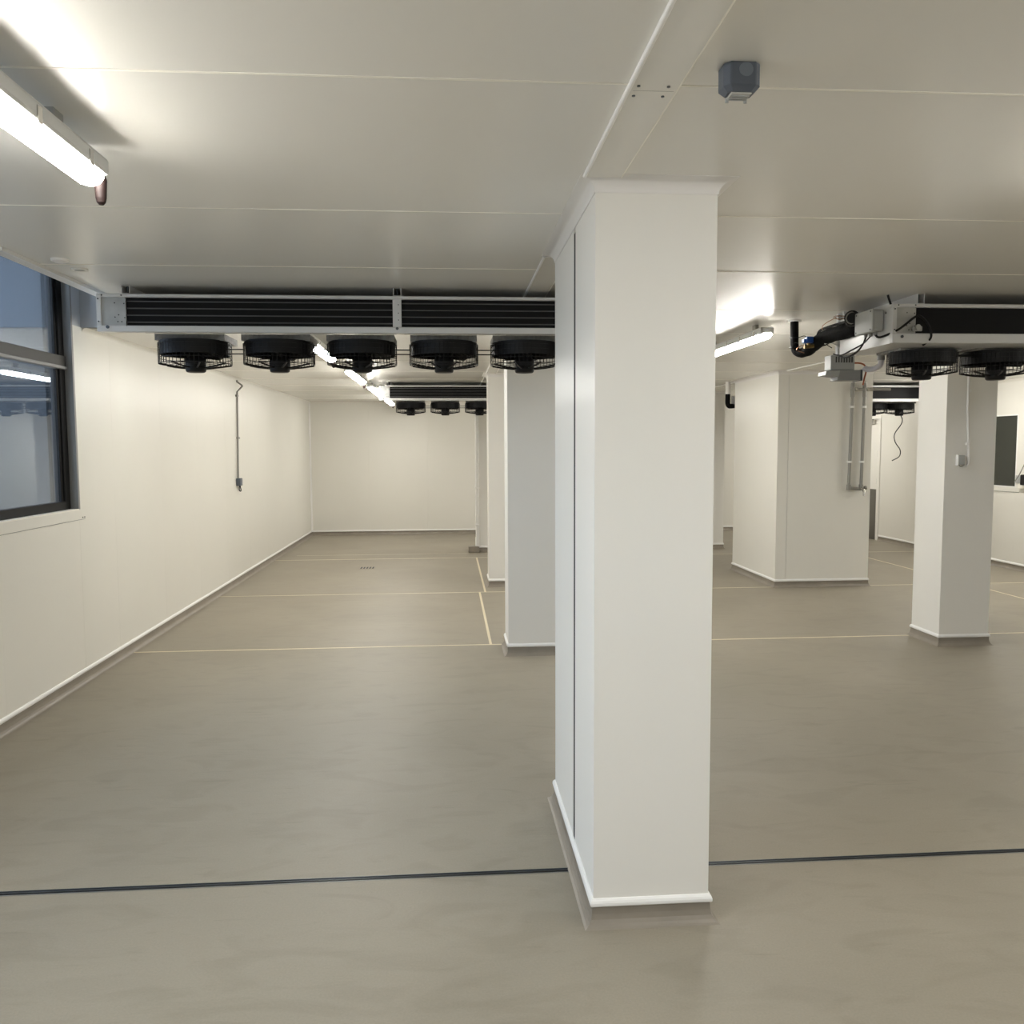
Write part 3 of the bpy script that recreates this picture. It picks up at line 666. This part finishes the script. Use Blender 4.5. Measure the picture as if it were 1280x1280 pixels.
# louvred control box and tray below the unit
cx = thing('control_box', (2.79, 5.78, 2.21), 'grey louvred control box on a flat tray under the cooler end', 'box')
box('body', 2.700, 2.875, 5.74, 5.84, 2.212, 2.312, 'greybox', cx, .004)
for k in range(7): box('louvre', 2.735 + k * .019, 2.743 + k * .019, 5.737, 5.741, 2.262, 2.302, 'gap', cx)
box('hanger', 2.77, 2.80, 5.79, 5.82, 2.312, 2.60, 'casing', cx)
tr = box('tray', 2.75, 2.925, 5.735, 5.85, 2.140, 2.211, 'greydark', cx, .003)
bm = bmesh.new()
A = [(2.655, 2.175), (2.75, 2.165), (2.76, 2.211), (2.66, 2.200)]
va = [bm.verts.new((x, 5.72, z)) for x, z in A]; vb_ = [bm.verts.new((x, 5.84, z)) for x, z in A]
for i in range(4): bm.faces.new((va[i], va[(i + 1) % 4], vb_[(i + 1) % 4], vb_[i]))
bm.faces.new(va[::-1]); bm.faces.new(vb_); link('flange', bm, 'greybox', tr)
box('end_cap', 2.915, 2.928, 5.73, 5.855, 2.138, 2.213, 'dark_joint', tr)
tube('red_wire', [(2.87, 5.80, 2.262), (2.925, 5.78, 2.262), (2.955, 5.76, 2.245), (2.965, 5.755, 2.205), (2.955, 5.755, 2.16), (2.945, 5.755, 2.11)], .006, 'wire_red', cx, n=6)
dp = cyl('drain_collar', (3.0, 5.62, 2.265), (3.0, 5.62, 2.305), .026, 'greydark', k2, n=14)
tube('elbow', [(3.0, 5.62, 2.27), (3.0, 5.63, 2.235), (2.985, 5.68, 2.215), (2.95, 5.72, 2.215), (2.935, 5.73, 2.23)], .019, 'pvc', dp, n=10)

ANCHOR = None
# ------------------------------------------------------------------ steel water pipes on the wide pier
ANCHOR = ((4.838, 9.75, 1.2), (4.642, 9.47, 1.165), (.965, .97, .965))
wp = thing('water_pipes', (4.90, 9.70, 1.10), 'two steel water pipes with a tap on the wide pier', 'pipe')
for x0, x1 in ((4.838, 4.818), (4.985, 4.972)):
    tube('riser', [(x0, 9.70, 2.40), (x0, 9.70, 2.30), (x1, 9.70, 1.20)], .019, 'zinc', wp, n=10, curve=False)
    for z in (2.163, 1.508):
        xm = x1 + (x0 - x1) * (z - 1.2) / 1.1
        bm = bmesh.new(); acyl(bm, (xm, 9.70, z - .012), (xm, 9.70, z + .012), .027, n=12); link('clip', bm, 'trimwhite', wp, True)
        box('clip_base', xm - .012, xm + .012, 9.715, 9.75, z - .01, z + .01, 'trimwhite', wp)
    cyl('valve', (x0, 9.70, 2.28), (x0, 9.70, 2.45), .024, 'zinc', wp, n=12)
    tube('lever', [(x0, 9.67, 2.40), (x0 - .01, 9.66, 2.44), (x0 - .012, 9.655, 2.47)], .007, 'zinc', wp, n=6)
    cyl('elbow', (x1, 9.70, 1.17), (x1, 9.70, 1.235), .026, 'zinc', wp, n=12)
cyl('cross_pipe', (4.838, 9.695, 2.371), (5.30, 9.695, 2.371), .016, 'zinc', wp, n=10)
for x in (4.875, 5.02, 5.06): cyl('coupling', (x - .018, 9.695, 2.371), (x + .018, 9.695, 2.371), .024, 'steel', wp, n=10)
cyl('bottom_pipe', (4.818, 9.70, 1.195), (4.975, 9.70, 1.180), .019, 'zinc', wp, n=10)
tp = cyl('tap', (4.965, 9.70, 1.19), (4.965, 9.62, 1.175), .02, 'steel', wp, n=10)
tube('spout', [(4.965, 9.63, 1.175), (4.965, 9.605, 1.15), (4.965, 9.60, 1.105)], .017, 'steel', tp, n=8)
cyl('knob', (4.995, 9.66, 1.195), (5.015, 9.66, 1.20), .025, 'steel', tp, n=10)

ANCHOR = None
# conduit and socket on the square column
ANCHOR = ((4.325, 6.70, 1.5), (4.179, 6.54, 1.471), (.965, .965, .947))
cs = thing('socket_conduit', (4.33, 6.69, 1.5), 'white conduit and socket box on the square column', 'conduit')
tube('conduit', [(4.325, 6.69, 2.60), (4.327, 6.69, 2.0), (4.350, 6.69, 1.62), (4.352, 6.69, 1.53), (4.335, 6.69, 1.51), (4.31, 6.69, 1.513)], .010, 'coving', cs, n=8, curve=False)
box('socket_box', 4.247, 4.312, 6.672, 6.70, 1.522, 1.602, 'greybox', cs, .005)
box('box_edge', 4.245, 4.252, 6.668, 6.70, 1.516, 1.606, 'trimwhite', cs)
tube('flex_lead', [(4.255, 6.675, 1.522), (4.27, 6.67, 1.508), (4.29, 6.67, 1.514), (4.305, 6.675, 1.52)], .004, 'zinc', cs, n=5)
for z in (2.15, 1.70): box('clip', 4.325, 4.350, 6.682, 6.70, z - .012, z + .012, 'trimwhite', cs)

ANCHOR = None
# conduit drop on the left wall
ANCHOR = ((XL, 10.9, 1.18), (XL, 10.6, 1.15), (1, 1, .9387))
cw = thing('wall_conduit', (XL + .02, 10.9, 1.18), 'thin grey conduit ending in a dark socket on the left wall', 'conduit')
tube('conduit', [(XL + .012, 10.95, 2.60), (XL + .012, 10.94, 2.585), (XL + .075, 10.94, 2.535), (XL + .075, 10.94, 2.525), (XL + .013, 10.94, 2.455), (XL + .013, 10.86, 1.30)], .011, 'zinc', cw, n=8, curve=False)
for z in (2.40, 1.85): box('clip', XL, XL + .028, 10.885, 10.945, z - .012, z + .012, 'zinc', cw)
box('socket', XL, XL + .055, 10.80, 10.905, 1.225, 1.325, 'slate', cw, .008, 2)
tube('flex_loop', [(XL + .03, 10.875, 1.228), (XL + .04, 10.87, 1.17), (XL + .04, 10.845, 1.155), (XL + .03, 10.83, 1.17), (XL + .03, 10.835, 1.228)], .007, 'black', cw, n=6)

ANCHOR = None
# ceiling sensor box
ANCHOR = ((0.791, 2.06, 2.60), (0.712, 1.915, ZC), (.83, .50, .80))
sn = thing('ceiling_sensor', (0.74, 2.11, 2.515), 'slate grey ceiling sensor box with a round disc on its face', 'sensor')
bm = bmesh.new(); prism(bm, [(0.690, 2.085), (0.706, 2.06), (0.776, 2.06), (0.791, 2.08), (0.791, 2.16), (0.776, 2.18), (0.706, 2.18), (0.690, 2.16)], 2.535, 2.60)
bmesh.ops.bevel(bm, geom=[e for e in bm.edges], offset=.003, segments=1, affect='EDGES'); link('body', bm, 'slate', sn)
bm = bmesh.new()
o1 = [(0.690, 2.085), (0.706, 2.06), (0.776, 2.06), (0.791, 2.08), (0.791, 2.16), (0.776, 2.18), (0.706, 2.18), (0.690, 2.16)]
o2 = [(0.741 + (x - .741) * .72, 2.12 + (y - 2.12) * .72) for x, y in o1]
va = [bm.verts.new((x, y, 2.536)) for x, y in o1]; vb_ = [bm.verts.new((x, y, 2.522)) for x, y in o2]
for i in range(8): bm.faces.new((va[i], va[(i + 1) % 8], vb_[(i + 1) % 8], vb_[i]))
bm.faces.new(vb_); bm.faces.new(va[::-1]); link('chamfer', bm, 'slate', sn)
box('lens', 0.712, 0.770, 2.085, 2.155, 2.517, 2.523, 'lens', sn, .002)
for y in (2.10, 2.125, 2.145): box('louvre', 0.716, 0.766, y - .004, y + .004, 2.513, 2.518, 'greybox', sn)
for x in (0.714, 0.766): cyl('foot', (x, 2.155, 2.508), (x, 2.155, 2.522), .005, 'greybox', sn, n=8)
cyl('disc', (0.748, 2.0585, 2.578), (0.748, 2.061, 2.578), .0195, 'slate2', sn, n=24)

ANCHOR = None
# ceiling caps by the window
ANCHOR = ((-1.877, 4.372, 2.60), (-1.757, 4.044, ZC), (.92, .92, .92))
c1 = thing('smoke_alarm', (-1.877, 4.372, 2.588), 'raised white round alarm on the ceiling by the tall window', 'alarm')
cyl('rim', (-1.877, 4.372, 2.590), (-1.877, 4.372, 2.60), .040, 'trimwhite', c1, r1=.042, n=20); cyl('dome', (-1.877, 4.372, 2.583), (-1.877, 4.372, 2.590), .024, 'coving', c1, r1=.034, n=20)
c2 = thing('ceiling_vent', (-1.877, 4.60, 2.59), 'flat cream round vent with a dark slot on the ceiling', 'vent')
cyl('rim', (-1.877, 4.60, 2.593), (-1.877, 4.60, 2.60), .040, 'wall', c2, n=20); box('slot', -1.90, -1.855, 4.588, 4.606, 2.5915, 2.5935, 'greydark', c2)

ANCHOR = None
# pipes on a block beside the fourth column
ANCHOR = ((0.555, 13.75, 0), (0.470, 13.2, 0), (.96, .96, .9665))
pb = thing('floor_pipes', (0.50, 13.75, 0), 'thin white pipes rising from a taupe floor block', 'pipe')
box('block', 0.372, 0.548, 13.66, 13.86, 0, 0.098, 'cove', pb, .004)
cyl('pipe', (0.515, 13.77, .098), (0.515, 13.77, 2.60), .022, 'trimwhite', pb, n=12); cyl('pipe', (0.54, 13.70, .098), (0.54, 13.70, 2.60), .010, 'trimwhite', pb, n=10)
cyl('coupling', (0.515, 13.77, .10), (0.515, 13.77, .24), .030, 'trimwhite', pb, n=12)
for z in (0.45, 1.05): box('clip', .488, .552, 13.69, 13.80, z - .012, z + .012, 'trimwhite', pb)

ANCHOR = None
# insulated pipe behind the wide pier
ANCHOR = ((3.93, 11.5, 2.60), (3.755, 11.15, ZC), (.965, .965, .965))
pf = thing('insulated_pipe', (3.93, 11.5, 2.24), 'black insulated pipe dropping from the ceiling behind the wide pier', 'pipe')
tube('insulation', [(3.93, 11.5, 2.56), (3.93, 11.5, 2.40), (3.93, 11.5, 2.31), (3.945, 11.5, 2.27), (3.98, 11.5, 2.262), (4.10, 11.5, 2.28), (4.25, 11.5, 2.29)], .034, 'rubber', pf, n=10)
cyl('sleeve', (3.93, 11.5, 2.43), (3.93, 11.5, 2.60), .036, 'coving', pf, n=14)
box('valve', 3.99, 4.05, 11.47, 11.53, 2.29, 2.40, 'greydark', pf, .006)

ANCHOR = None
# wall device on the right wall
ANCHOR = ((7.75, 10.83, 1.19), (XR, 10.51, 1.15), (.965, .965, .965))
wd = thing('wall_device', (7.70, 10.68, 1.18), 'grey and black wall device with a thin rod beside the dark pane', 'device')
box('plate', 7.72, 7.75, 10.66, 10.835, 1.19, 1.295, 'greybox', wd, .004)
box('housing', 7.66, 7.75, 10.45, 10.66, 1.17, 1.31, 'black', wd, .008)
box('bracket', 7.70, 7.75, 10.62, 10.76, 1.12, 1.18, 'seal', wd, .004)
tube('rod', [(7.70, 10.82, 1.205), (7.69, 10.72, 1.30), (7.68, 10.60, 1.46)], .007, 'zinc', wd, n=6, curve=False)
